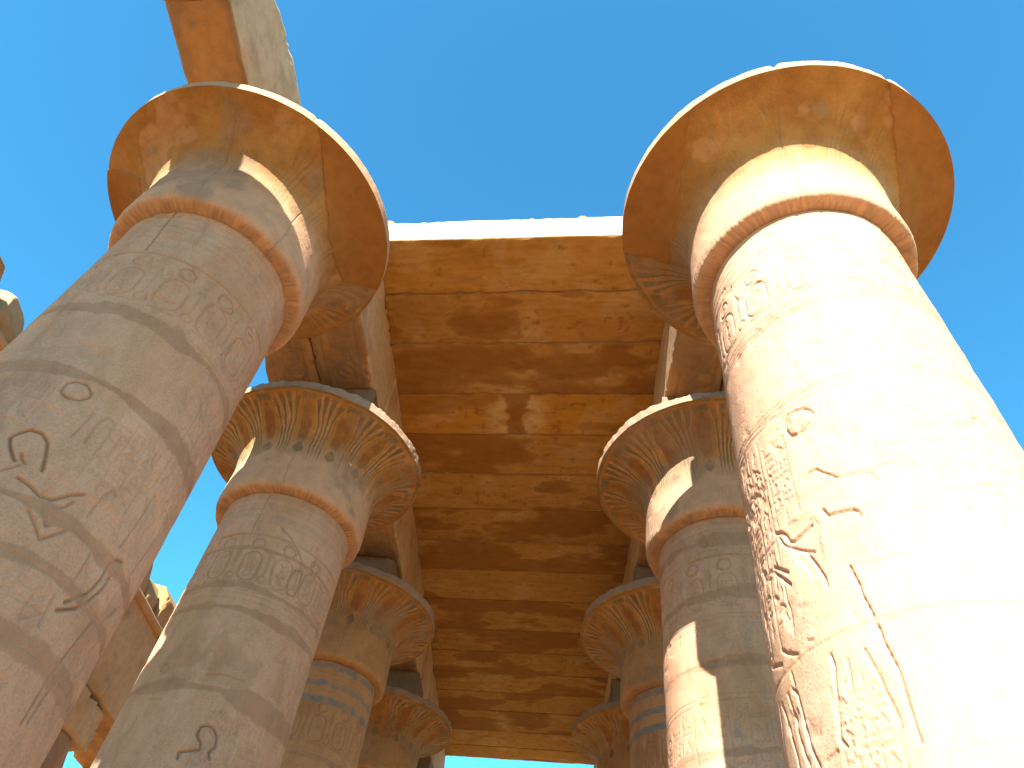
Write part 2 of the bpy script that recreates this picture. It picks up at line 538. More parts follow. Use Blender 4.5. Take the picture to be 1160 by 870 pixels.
def build_shaft(key, sp_, root, seed):
    nu, step = sp_['nu'], sp_['step']
    rs = np.random.RandomState(seed + 100)
    rst = Raster(nu, SEAM, 7.2, step)
    fine = step < 0.03
    joints = sp_.get('joints', [])
    vis0 = {'L': 42, 'R': -30}[key[0]]
    if fine:
        for k in range(5):
            rst.line([(a, SEAM + 0.10 + k * 0.105) for a in range(-180, 181, 6)], 0.009, 0.006)
        vb = sp_['vd'] - 0.14
        rst.line([(a, vb) for a in range(-180, 181, 6)], 0.010, 0.010)
        deep = {'L1': .009, 'R1': .011, 'L2': .014, 'R2': .010}.get(key, .018)
        rst.cartouche_row(sp_['off'], 14, sp_['vd'], sp_['vd'] + 0.13, sp_['vd'] + 0.56, rs, deep)
        v_ = sp_['vd'] + 0.70
        for q in (0, 0.05, 0.13):
            rst.line([(a, v_ + q) for a in range(-180, 181, 6)], 0.009, 0.007)
        st = STROKES.get(key)
        scene_of = {'L3': 'L1', 'R2': 'R1', 'R3': 'R1', 'L4': 'L2', 'R4': 'R1'}.get(key, key)
        copies = [0, 118, 236] if key in ('L1', 'R1', 'L2') else [118, 236]
        for c in copies:
            for w, pts in STROKES[scene_of]:
                if max(q[1] for q in pts) < 3.0 and c:
                    continue
                if key == 'R1' and w == 0.4 and len(pts) > 5:
                    rst.line([(a + c, v) for a, v in pts], 0.0075, 0.024)
                    continue
                rst.line([(a + c, v) for a, v in pts], (0.0062 if key in ('L1', 'R1') else 0.0075) + 0.0040 * w, 0.017 * w if key == 'R1' else 0.024 * w)
        if key == 'R2':
            for w, pts in STROKES['R2']:
                rst.line(pts, 0.010, 0.014)
        for q in (3.80, 3.86):
            if key in ('R1', 'R2', 'L3', 'R3'):
                rst.line([(a, q) for a in range(-180, 181, 6)], 0.009, 0.008)
        if key == 'R1':
            rst.register(-128, -73, 3.92, 5.5, 8.5, rs, .0085)
            rst.register(-70, -58, 4.05, 4.75, 6, rs, .009)
            rst.register(-24, 40, 3.95, 5.2, 12, rs, .007)
            rst.register(-62, -45, 5.9, 6.5, 6, rs, .009)
        elif key == 'L1':
            rst.register(48, 74, 4.1, 4.75, 9, rs, .007)
            rst.register(80, 140, 3.3, 4.4, 10, rs, .007)
            rst.register(-30, 18, 4.05, 4.5, 9, rs, .006)
            rst.register(36, 60, 5.45, 5.75, 8, rs, .006)
        elif key == 'L2':
            rst.register(22, 66, 4.35, 5.6, 9, rs, .008)
            rst.register(-48, -2, 3.5, 4.1, 10, rs, .006)
            rst.register(75, 120, 3.4, 4.6, 10, rs, .008)
        else:
            rst.register(-90, 60, 3.95, 5.0, 12, rs, .008)
    V = rst.v
    U = np.arange(nu) * rst.du - 180.0
    UU, VV = np.meshgrid(U, V)
    a = np.radians(UU)
    X, Y = np.sin(a), -np.cos(a)
    dep = rst.dep.copy()
    # joints between the drums: an open line and a rough mortar repair along it
    mud_shade = np.zeros_like(dep)
    wob = fbm(X * 3.2, Y * 3.2, VV * 0.9, seed, 4)
    wob2 = fbm(X * 9, Y * 9, VV * 9, seed + 5, 3)
    for jv, wd in joints:
        dv = VV - jv - 0.05 * wob
        halfw = wd * (0.75 + 1.3 * np.clip(fbm(X * 2.0, Y * 2.0, VV * 0 + jv, seed + 9, 3), -0.35, 1))
        m = 1 - sstep(0.75, 1.1, np.abs(dv) / np.maximum(halfw, 0.006) + 0.5 * wob2)
        mud_shade = np.maximum(mud_shade, m * 0.6)
        dep = np.maximum(dep * (1 - 0.6 * m), 0.006 * np.exp(-((VV - jv - 0.01 * wob) / 0.008) ** 2))
    if fine:
        for q in range(7):      # upright joints and cracks within the drums
            u0, v0 = rs.uniform(-180, 180), rs.choice([1.4, 2.1, 2.9, 3.5, 4.3, 5.2])
            ln = rs.uniform(.5, .95)
            dvm = (VV - v0) / ln
            dd = np.abs(angdiff(UU, u0 + 9 * wob + dvm * 4)) * MPD
            mm = ((dvm > 0) & (dvm < 1)) * np.exp(-(dd / 0.012) ** 2)
            dep = np.maximum(dep, mm * 0.008)
            mud_shade = np.maximum(mud_shade, 0.35 * ((dvm > 0) & (dvm < 1)) * np.exp(-(dd / (0.05 + 0.06 * wob2)) ** 2))
        blot = fbm(X * 1.6, Y * 1.6, VV * 1.3, seed + 21, 5)
        mud_shade = np.maximum(mud_shade, 0.35 * sstep(0.22, 0.36, blot + 0.10 * wob2) * sstep(2.9, 3.4, VV))
        if key == 'R1':
            mud_shade *= 0.45
    rr = RAD0 + TAPER * (VV - SEAM)
    rr = rr + 0.010 * fbm(X * 1.2, Y * 1.2, VV * 1.1, seed + 31, 3) + 0.004 * fbm(X * 7, Y * 7, VV * 7, seed + 33, 3)
    wearp = sstep(0.18, 0.42, fbm(X * 4, Y * 4, VV * 4, seed + 35, 4))
    rr = rr - 0.010 * wearp
    rr = rr - dep
    rr[0, :] -= 0.03
    bands = sp_.get('bands', 0.1)
    bp_ = np.zeros_like(dep)
    for c in (1.46, 1.78, 2.06 if bands > .5 else 1.62):
        bp_ = np.maximum(bp_, (1 - sstep(0.05, 0.065, np.abs(VV - c))) * np.clip(0.75 + 1.2 * wob2, 0, 1))
    blue = bp_ * bands
    red = np.zeros_like(dep)
    if bands > 0.5:
        red = 0.45 * np.exp(-((VV - 2.35) / 0.4) ** 2) * sstep(-0.1, 0.35, fbm(X * 3, Y * 3, VV * 3, seed + 44, 3))
    ochre = 0.6 * np.exp(-((VV - SEAM) / 0.035) ** 2) + 0.5 * np.exp(-((VV - sp_.get('vd', 2.2) + 0.14) / 0.02) ** 2) * sstep(-.2, .3, wob)
    ochre = np.maximum(ochre, 0.3 * sstep(0.15, 0.5, fbm(X * 1.4, Y * 1.4, VV * .7, seed + 61, 4)))
    if key in ('L3', 'R3', 'L4', 'R4'):
        ochre = np.maximum(ochre, 0.55)
    # cuts darkened in colour by depth, painted shade that makes the relief read
    mud_shade = np.clip(np.maximum(mud_shade, dep * (34 if key != 'R1' else 12)), 0, 0.9)
    if key == 'L1':            # trace of blue paint left on the carved headdress
        blue = np.maximum(blue, 0.6 * np.exp(-(((UU + 1) * MPD) / .07) ** 2 - ((VV - 4.78) / .07) ** 2) * (wob2 > -0.1))
    if key == 'R2':
        blue = np.maximum(blue, 0.5 * np.exp(-(((UU + 24) * MPD) / .05) ** 2 - ((VV - 4.25) / .12) ** 2) * (wob2 > -0.1))
    # rows below the carved zone, coarse
    vlow = np.linspace(7.2 + 0.1, ZR - 0.3, 24)
    rl = RAD0 + TAPER * (vlow - SEAM)
    rr = np.vstack([rr, np.repeat(rl[:, None], nu, 1)])
    Vall = np.concatenate([V, vlow])
    z0 = np.zeros((24, nu))
    pad = lambda m: np.vstack([m, z0])
    AA = np.radians(np.repeat(U[None, :], len(Vall), 0))
    co = np.stack([rr * np.sin(AA), -rr * np.cos(AA), np.repeat((ZR - Vall + np.where(Vall < 7, 1.0, 0.0) * sp_.get('dz', 0))[:, None], nu, 1)], -1)
    me = raw_mesh('shaft', co, grid_quads(len(Vall), nu)[:, ::1], dict(mud_shade=pad(mud_shade), blue=pad(blue), red=pad(red), ochre=pad(ochre)))
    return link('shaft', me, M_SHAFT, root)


PROF = [(1.370, 0.86), (1.364, 0.93), (1.358, 1.0), (1.347, 1.045), (1.325, 1.072), (1.25, 1.086), (1.1, 1.083), (0.85, 1.072), (0.65, 1.07),
        (0.5, 1.085), (0.4, 1.118), (0.3, 1.18), (0.2, 1.285), (0.11, 1.43), (0.045, 1.60), (0.012, 1.72), (0.0, 1.785)]


def build_bell(key, sp_, root, seed):
    Rm = sp_['R']
    hi = sp_['step'] < 0.03
    nu = {'L0': 120, 'L5': 120, 'R5': 120, 'L4': 480, 'R4': 480}.get(key, 840)
    d = np.array([p[0] for p in PROF])
    r = np.array([p[1] for p in PROF])
    k = np.clip((r - 1.09) / (1.785 - 1.09), 0, 1)
    r = r + k * (Rm - 1.785)
    al = np.concatenate([[0], np.cumsum(np.hypot(np.diff(d), np.diff(r)))])
    n = 170 if hi else 40
    ss = np.linspace(0, al[-1], n)
    # smooth (Catmull-like) by cubic resample then blur
    D = np.interp(ss, al, d)
    Q = np.interp(ss, al, r)
    for _ in range(2):
        D[1:-1] = (D[:-2] + 2 * D[1:-1] + D[2:]) / 4
        Q[1:-1] = (Q[:-2] + 2 * Q[1:-1] + Q[2:]) / 4
    i0 = int(np.argmin(np.abs(D - 0.86)))
    s_pat = ss - ss[i0]                 # 0 where the painted stems start
    s_max = s_pat[-1]
    U = np.arange(nu) * 360.0 / nu - 180.0
    UU, S = np.meshgrid(U, s_pat)
    DD = np.repeat(D[:, None], nu, 1)
    QQ = np.repeat(Q[:, None], nu, 1)
    a = np.radians(UU)
    X, Y = QQ * np.sin(a), -QQ * np.cos(a)
    wobs = fbm(X * 3, Y * 3, DD * 3, seed, 4)
    wf = fbm(X * 11, Y * 11, DD * 11, seed + 3, 3)
    per = 360.0 / 14
    UU0 = UU
    UU = UU + 1.6 * fbm(X * 2.3, Y * 2.3, DD * 2.3, seed + 81, 3) + 0.9 * fbm(X * 6, Y * 6, DD * 6, seed + 83, 3)
    t = ((UU - sp_.get('off', 0) + per / 2) % per) / per        # 0..1, cartouche at .5
    T = S / s_max + 0.035 * fbm(X * 2.6, Y * 2.6, DD * 2.6, seed + 85, 3)
    cellv = np.random.RandomState(seed + 87).rand(64)[(np.floor((UU - sp_.get('off', 0) + per / 2) / per).astype(int)) % 64]                                               # 0..1 up the bell
    green = np.zeros_like(T)
    red = np.zeros_like(T)
    pale = np.zeros_like(T)
    och = np.zeros_like(T)
    dep = np.zeros_like(T)
    tt = (t + 0.5) % 1 - 0.5                                     # stems centred on 0
    spread = 1 + 0.9 * sstep(0.45, 1.0, T)
    on = sstep(-0.02, 0.32, T)
    for q in (-0.155, -0.052, 0.052, 0.155):
        c = q * spread
        w = 0.026 + 0.030 * sstep(0.62, 0.92, T)
        g = 1 - sstep(w * .7, w * 1.3, np.abs(tt - c))
        top = 0.93 - 0.5 * abs(q)
        g = g * on * (1 - sstep(top, top + .03, T))
        green = np.maximum(green, g * 0.95)
        l = (1 - sstep(0.008, 0.014, np.abs(np.abs(tt - c) - w * 1.45))) * on * (1 - sstep(.9, .94, T))
        pale = np.maximum(pale, l * 0.75)
        dep = np.maximum(dep, 0.005 * l)
    # umbels at the rim
    for q, wq in ((-0.40, .075), (0.40, .075), (0.5, .055)):
        g = 1 - sstep(.75, 1.05, np.sqrt(((np.abs(angdiff((t - 0.5 - 0.5 - q) * 360, 0)) / 360) / wq) ** 2 + ((T - 0.885) / 0.055) ** 2))
        tri = 1 - sstep(.8, 1.05, (np.abs(angdiff((t - q) * 360, 0)) / 360) / (wq * np.clip((T - 0.78) / 0.12, 0.05, 1)))
        green = np.maximum(green, g * tri * 0.9)
    # cartouches between the stems
    cw = 0.145
    cx, cy = np.abs(t - 0.5) / cw, np.abs(T - 0.54) / 0.20
    box = (cx ** 4 + cy ** 4) ** 0.25
    red = np.maximum(red, 0.9 * (1 - sstep(0.86, 0.95, box)))
    ln = np.exp(-((box - 1.0) / 0.09) ** 2)
    green = np.maximum(green, 0.75 * ln * (cx < 1.4))
    dep = np.maximum(dep, 0.008 * np.exp(-((box - 0.98) / 0.07) ** 2))
    for q in range(3):
        gl = np.exp(-((T - 0.44 - 0.1 * q) / 0.012) ** 2) * (np.abs(t - .5) < cw * .55)
        dep = np.maximum(dep, 0.004 * gl)
        och = np.maximum(och, 0.7 * gl)
    # leaf under each cartouche
    lf = np.sqrt((np.abs(t - 0.5) / 0.17) ** 2 + ((T - 0.20) / np.where(T > .2, .11, .075)) ** 2 * (1 + 1.2 * np.abs(t - .5) / .17))
    leaf = 1 - sstep(0.75, 1.1, lf)
    pale = np.maximum(pale, 0.6 * np.exp(-((lf - 1.2) / .14) ** 2))
    green = np.maximum(green, leaf * 0.85)
    # disc and plumes above the cartouche
    dsc = np.sqrt((np.abs(t - .5) / .07) ** 2 + ((T - .79) / .035) ** 2)
    red = np.maximum(red, .8 * (1 - sstep(.85, 1.05, dsc)))
    # painted line along the rim
    green = np.maximum(green, 0.8 * sstep(0.955, 0.965, T) * (1 - sstep(0.985, 0.995, T)))
    och = np.maximum(och, 0.8 * sstep(0.94, 0.95, T) * (1 - sstep(0.955, 0.965, T)))
    # plain stone low on the neck, pointed sepals incised in it
    neck = 1 - sstep(0.0, 0.52, T + 0.10 * wobs)
    tz = ((UU - sp_.get('off', 0)) % (per * 1.0)) / (per * 1.0)
    Tn = np.clip((DD - 0.86) / (1.30 - 0.86), 0, 1)
    for q in (0.12, 0.22, 0.32, 0.42):
        ed = np.abs(np.abs(tz - 0.5) - q * (0.25 + 0.9 * np.sqrt(Tn)))
        l = np.exp(-(ed / 0.016) ** 2) * (S < 0) * (DD < 1.31)
        dep = np.maximum(dep, 0.0035 * l)
        och = np.maximum(och, 0.30 * l)
    ringl = np.exp(-((S) / 0.008) ** 2)
    dep = np.maximum(dep, 0.004 * ringl)
    worn = sp_.get('worn', 0.5)
    keep = np.clip(1 - worn * 1.15 + 1.1 * wobs * (0.4 + worn), 0, 1)
    if key == 'R1':
        keep = np.maximum(np.maximum(keep * 0.6, 0.42 * (1 - sstep(.35, .6, T)) * np.clip(.9 + 1.5 * wobs, 0, 1)), 0.75 * sstep(-75, -100, UU) * np.clip(0.8 + wobs, 0, 1))
    if key == 'L1':
        keep = np.maximum(np.maximum(keep * 0.5, 0.42 * (1 - sstep(.35, .6, T)) * np.clip(.9 + 1.5 * wobs, 0, 1)), 0.6 * sstep(85, 112, UU) * np.clip(0.8 + wobs, 0, 1))
    keep = keep * np.clip(0.55 + 0.9 * cellv, 0.3, 1)
    keepc = keep * np.clip(0.95 + 1.0 * wf, 0.35, 1)
    green *= keepc
    red *= keepc
    och *= keepc
    pale = np.maximum(pale * keepc, neck * (0.95 if bool(key[1] in '12') else 0.35))
    fib = noise3(X / QQ * 46, Y / QQ * 46, DD * 3, seed + 91)
    stain = sstep(1.30 + 0.06 * fib - 0.05 * wobs, 1.362, DD) * np.clip(0.95 + 1.2 * wf, 0, 1)
    och = np.maximum(och, stain * 0.22)
    ringmud = 0.6 * stain * np.clip(0.6 + 0.9 * fib, 0, 1)
    mud_shade = 0.55 * sstep(0.2, 0.42, fbm(X * 1.5, Y * 1.5, DD * 1.5, seed + 13, 4))
    mud_shade = np.maximum(mud_shade, ringmud)
    # bright tide marks on the old stone
    pale = np.maximum(pale, 0.35 * sstep(0.25, 0.4, fbm(X * 2.2, Y * 2.2, DD * 2.2, seed + 17, 4)) * (T > .3))
    disp = 0.012 * fbm(X * 1.4, Y * 1.4, DD * 1.4, seed + 51, 3) + 0.004 * wf + (0.0032 * fib + 0.012 * wobs) * sstep(1.18, 1.3, DD)
    disp = disp - dep * (0.1 + 0.9 * keep)
    UU = UU0
    # joints between the capital's blocks
    for u0 in {'R1': (-14, 100, 160), 'L1': (8, 60, 150, -100), 'L2': (7, 120, -60)}.get(key, (20, 140, -100)):
        ju = np.abs(angdiff(UU, u0 + 3 * wobs)) * QQ * math.pi / 180
        jl = np.exp(-(ju / 0.007) ** 2)
        disp -= 0.009 * jl
        mud_shade = np.maximum(mud_shade, 0.35 * np.exp(-(ju / 0.012) ** 2))
    jag = 0.02 * wf
    plist = []
    if key == 'R1':
        plist = [(X + jag < -1.22) & (Y < 0.42), (X + jag > 0.68 + (Y + 1.68) * 0.345) & (Y < 1.1) & (QQ > 1.1)]
    if key == 'L1':
        plist = [(X + jag > 1.14 + 0.02 * Y) & (QQ > 1.10) & (UU < 118), (X < -1.1) & (QQ > 1.12) & (Y > -0.7)]
    patch = np.zeros_like(T, dtype=bool)
    for pm_ in plist:
        patch |= pm_
    disp = np.where(patch, 0.018, disp)
    # rim lip, slightly broken
    lipn = 9 if hi else 4
    zl = np.linspace(0.0, 0.17, lipn)[1:]
    chipn = {'L1': .004, 'R1': .005}.get(key, .016)
    UUl, ZL = np.meshgrid(U, zl)
    al_ = np.radians(UUl)
    XL, YL = Rm * np.sin(al_), -Rm * np.cos(al_)
    cn = fbm(XL * 7, YL * 7, ZL * 7, seed + 71, 4)
    cb = fbm(XL * 1.3, YL * 1.3, ZL * 0, seed + 73, 3)
    RL = Rm - chipn * (0.3 + 2.0 * np.clip(cn, -0.3, 1)) - chipn * 1.5 * np.clip(cb, 0, 1) - 0.012 * (ZL > 0.16)
    for u0, dw in {'R1': ((-14, .030), (23, .022)), 'L1': ((38, .02),)}.get(key, ()):
        RL -= dw * np.exp(-(angdiff(UUl, u0) / 0.9) ** 2)
    ZLd = -(ZL - (chipn * 1.4 * np.clip(cn + cb, -.2, 1)) * (ZL / 0.17))
    nrm_r = np.gradient(D)
    nrm_d = np.gradient(Q)
    nl = np.hypot(nrm_r, nrm_d) + 1e-9
    nr, nd = (-nrm_r / nl)[:, None], (nrm_d / nl)[:, None]        # outward: +r, +drop
    RR = QQ + disp * np.abs(nr)
    DZ = DD + disp * nd
    RR[-1] = np.maximum(RR[-1], Rm - 0.02)
    topr = np.array([1.5, 0.8])
    Rall = np.vstack([RR, RL, np.repeat(topr[:, None], nu, 1)])
    Zall = np.vstack([-DZ, -ZLd, np.full((2, nu), 0.165)])
    A = np.radians(np.repeat(U[None, :], len(Rall), 0))
    co = np.stack([Rall * np.sin(A), -Rall * np.cos(A), ZR + Zall + sp_.get('dz', 0)], -1).reshape(-1, 3)
    ext = lambda m, v=0.0: np.vstack([m, np.full((len(Rall) - len(m), nu), v)]).reshape(-1)
    lipmud = 0.0 if key in ('L1', 'R1') else 0.7
    at = dict(mud_shade=ext(np.where(patch, 0, mud_shade), lipmud), blue=ext(np.where(patch, 0, green)), red=ext(np.where(patch, 0, red)),
              pale=ext(np.where(patch, 0, pale), 0.9), ochre=ext(np.where(patch, 0, och)))
    nv = len(Rall)
    fm = np.zeros((nv - 1, nu), bool)
    pm = patch[:-1, :]
    fm[:pm.shape[0]] = pm
    c2, q2, a2 = compact(co, grid_quads(nv, nu, True, ~fm), at)
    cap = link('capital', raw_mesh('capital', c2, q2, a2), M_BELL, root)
    for pm_ in plist:
        f2 = np.zeros((nv - 1, nu), bool)
        f2[:len(pm_) - 1] = pm_[:-1]
        f2[len(pm_) - 1:len(pm_) + lipn - 2] = False
        c3, q3, a3 = compact(co, grid_quads(nv, nu, True, f2), at)
        pt = link('repair_patch', raw_mesh('repair_patch', c3, q3, a3), M_PATCH, cap)
        pt['label'] = 'smooth plain brown repair in the old carved capital'
    return cap


COLS = {}
CG = 'open papyrus columns of the nave'
LAB = {
    'L0': 'column showing only a dark sliver of rim at the top edge under the lone beam',
    'L1': 'big shaded left column in front, carved head on its shaft, brown patch on its capital',
    'L2': 'left column with a rounded carved shape low on its shaft, second of the left row',
    'L3': 'left column with blue grey bands under its painted bell, third of the left row',
    'L4': 'small distant left column whose bell touches the bottom of the picture, fourth of its row',
    'L5': 'left column hidden beyond the fourth, holding up the far end of the left beams',
    'R1': 'huge sunlit white column in front on the right, carved with a striding figure',
    'R2': 'right column half in shadow with one bright sunlit strip down its shaft',
    'R3': 'right column with blue grey bands, squeezed between the sunlit strip and the dark ceiling',
    'R4': 'small distant right column with a plain ribbed ochre bell, fourth of the right row',
    'R5': 'right column hidden beyond the fourth, holding up the far end of the right beams',
}
for n, (key, sp_) in enumerate(SPEC.items()):
    x, y = sp_['p']
    root = thing('papyrus_column', LAB[key], 'column', (x, y, 0), CG)
    COLS[key] = root
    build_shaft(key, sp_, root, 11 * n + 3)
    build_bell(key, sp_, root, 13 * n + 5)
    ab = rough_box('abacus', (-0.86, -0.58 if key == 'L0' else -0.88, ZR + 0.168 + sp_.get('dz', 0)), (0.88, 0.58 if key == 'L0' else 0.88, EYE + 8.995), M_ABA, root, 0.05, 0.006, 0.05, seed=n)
    # round foot on the ground
    U = np.linspace(0, 2 * np.pi, 64, endpoint=False)
    pr = [(0.9, 0.36), (1.3, 0.35), (1.36, 0.31), (1.38, 0.2), (1.38, -0.02)]
    co = np.array([[(q[0] * math.sin(u), -q[0] * math.cos(u), q[1]) for u in U] for q in pr])
    link('base', raw_mesh('base', co, grid_quads(len(pr), 64)), M_SHAFT, root)


# ---------------------------------------------------------------- architraves
def soffit_relief(x0, x1, y0, y1, seed):
    rs = np.random.RandomState(seed)
    segs = []
    xm = (x0 + x1) / 2
    hw = (x1 - x0) / 2 * 0.62
    for s in (-1, 1):
        segs.append(((xm + s * hw, y0 + .1), (xm + s * hw, y1 - .1)))
    y = y0 + 1.0
    while y < y1 - 1.0:
        L = rs.uniform(.3, .5)
        for q in range(rs.randint(2, 4)):
            k = rs.randint(3)
            cx, cy = xm + rs.uniform(-.5, .5) * hw, y + rs.uniform(0, L)
            if k == 0:
                pts = [(cx + .14 * math.cos(w), cy + .14 * math.sin(w)) for w in np.linspace(0, 6.283, 12)]
            elif k == 1:
                pts = [(cx - .18, cy), (cx + .18, cy), (cx + .18, cy + .07), (cx - .18, cy + .07), (cx - .18, cy)]
            else:
                pts = [(cx - .12, cy - .12), (cx, cy), (cx + .05, cy + .18), (cx + .16, cy + .1)]
            segs += list(zip(pts[:-1], pts[1:]))
        y += L

    def f(p):
        d = np.zeros(len(p))
        for a, b in segs:
            dx, dy = b[0] - a[0], b[1] - a[1]
            L = dx * dx + dy * dy + 1e-9
            t = np.clip(((p[:, 0] - a[0]) * dx + (p[:, 1] - a[1]) * dy) / L, 0, 1)
            q = (p[:, 0] - a[0] - t * dx) ** 2 + (p[:, 1] - a[1] - t * dy) ** 2
            d = np.maximum(d, 0.014 * np.exp(-q / 0.02 ** 2))
        return d
    return f


SOF, CEIL, TOP = EYE + 9.0, EYE + 10.4, EYE + 11.02
BG = 'architrave beams over the columns'


def beam_attrs(z0, relief, seed):
    def f(p):
        w = fbm(p[:, 0] * 2, p[:, 1] * 1.2, p[:, 2] * 2, seed, 4)
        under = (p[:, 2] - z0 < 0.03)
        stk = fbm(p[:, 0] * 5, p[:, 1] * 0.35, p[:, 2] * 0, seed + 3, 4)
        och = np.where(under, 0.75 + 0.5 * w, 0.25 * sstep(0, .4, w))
        mud_shade = np.maximum((0.25 + 0.35 * under) * sstep(0.15, 0.35, w + (0.12 * under)), 0.6 * under * sstep(0.0, 0.25, stk))
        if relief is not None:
            mud_shade = np.maximum(mud_shade, relief(p) * 45 * under)  # soffit carving coloured darker with its depth
        return dict(ochre=np.clip(och, 0, 1), mud_shade=np.clip(mud_shade, 0, 1), red=0.35 * sstep(0.1, 0.4, fbm(p[:, 0] * 1.1, p[:, 1] * .8, p[:, 2] * 1.1, seed + 8, 3)) * under)
    return f


def beam(label, x0, x1, y0, y1, seed, z1=None, res=0.04, chip=0.05, carve=True, warp=None):
    z0 = SOF
    z1 = z1 or CEIL - 0.004
    rel = soffit_relief(x0, x1, y0, y1, seed) if carve else None
    o = rough_box('architrave_beam', (x0, y0, z0), (x1, y1, z1), M_BEAM, None, res, 0.006, chip, seed, rel, beam_attrs(z0, rel, seed), warp=warp)
    return tag(o, label, 'beam', BG)


ORD = ['first', 'second', 'third', 'fourth', 'fifth']
yl = [4.48, 8.756, 13.154, 17.619, 22.0, 24.7]
yr = [4.15, 8.525, 12.85, 17.131, 21.6, 24.2]


def front_warp(p, out):
    # the free end of the lone beam is broken and hollowed along its upper edge
    y = p[:, 1]
    k = sstep(3.2, 1.6, y) * sstep(SOF + 0.5, SOF + 1.5, p[:, 2])
    n = fbm(p[:, 0] * 1.5, p[:, 1] * 1.5, p[:, 2] * 1.5, 91, 4)
    out[:, 2] -= k * (0.45 + 0.5 * n)
    # shallow sag of the worn left arris
    out[:, 0] += 0.03 * n * (p[:, 0] < -3.9)
    return out


beam('lone beam reaching out above the front left capital into the open sky', -4.06, -3.27, 0.05, 4.38, 201, EYE + 10.62, 0.035, 0.07, False, front_warp)
for i in range(5):
    nm = ['between first and second columns', 'between second and third columns', 'between third and fourth columns',
          'between fourth and fifth columns', 'at the far end past the fifth column'][i]
    g = 0.006
    rr_ = 0.028 if i == 0 else 0.045
    yi0 = 5.27 if i == 0 else yl[i] + g
    beam('outer beam of the left row ' + nm, -4.06, -3.195, yl[i] + (0 if i else -0.09) + g, yl[i + 1] - g, 210 + i, None, rr_)
    beam('inner left row beam ' + nm + ', under the slab ends', -3.185, -2.31, yi0, yl[i + 1] - g, 220 + i, None, rr_, 0.06)
    beam('outer beam of the right row ' + nm, 3.215, 4.06, yr[i] + g, yr[i + 1] - g, 230 + i, None, rr_)
    beam('inner right row beam ' + nm + ', under the slab ends', 2.38, 3.205, yr[i] + g, yr[i + 1] - g, 240 + i, None, rr_, 0.035)

# ---------------------------------------------------------------- roof slabs
edges = [5.76, 6.79, 7.85, 9.01, 10.05, 11.17, 12.26, 13.36, 14.40, 15.59, 16.90, 17.94, 19.01, 20.06, 21.14, 22.39, 23.44, 24.31]
SL = ['front roof slab with its thick front edge blazing white in the sun',
      'second roof slab behind the sunlit edge, marked with two faint dark rings',
      'third roof slab from the sunlit edge with a broad dark brown stain',
      'yellow ochre roof slab with a pale bird shaped patch round a dark spot',
      'fifth roof slab, just behind the yellow slab with the bird shaped patch',
      'sixth roof slab from the sunlit edge, two behind the yellow slab',
      'seventh roof slab from the sunlit edge, between the second pair of capitals and the third',
      'eighth roof slab from the sunlit edge, dark along its far joint',
      'ninth roof slab from the sunlit edge, just before the third pair of capitals',
      'tenth roof slab from the sunlit edge with a long wavy dark stain',
      'eleventh roof slab from the sunlit edge, level with the third pair of bells',
      'twelfth roof slab from the sunlit edge, sixth from the far end',
      'fifth roof slab from the far open end of the ceiling',
      'fourth roof slab from the far open end of the ceiling',
      'third roof slab from the far open end of the ceiling',
      'next to last roof slab before the far strip of sky',
      'last roof slab of the ceiling, its edge against the far strip of sky']
SL.insert(12, 'sixth slab from the far end')
SL = SL[:12] + SL[13:]
SHEAR = -0.083


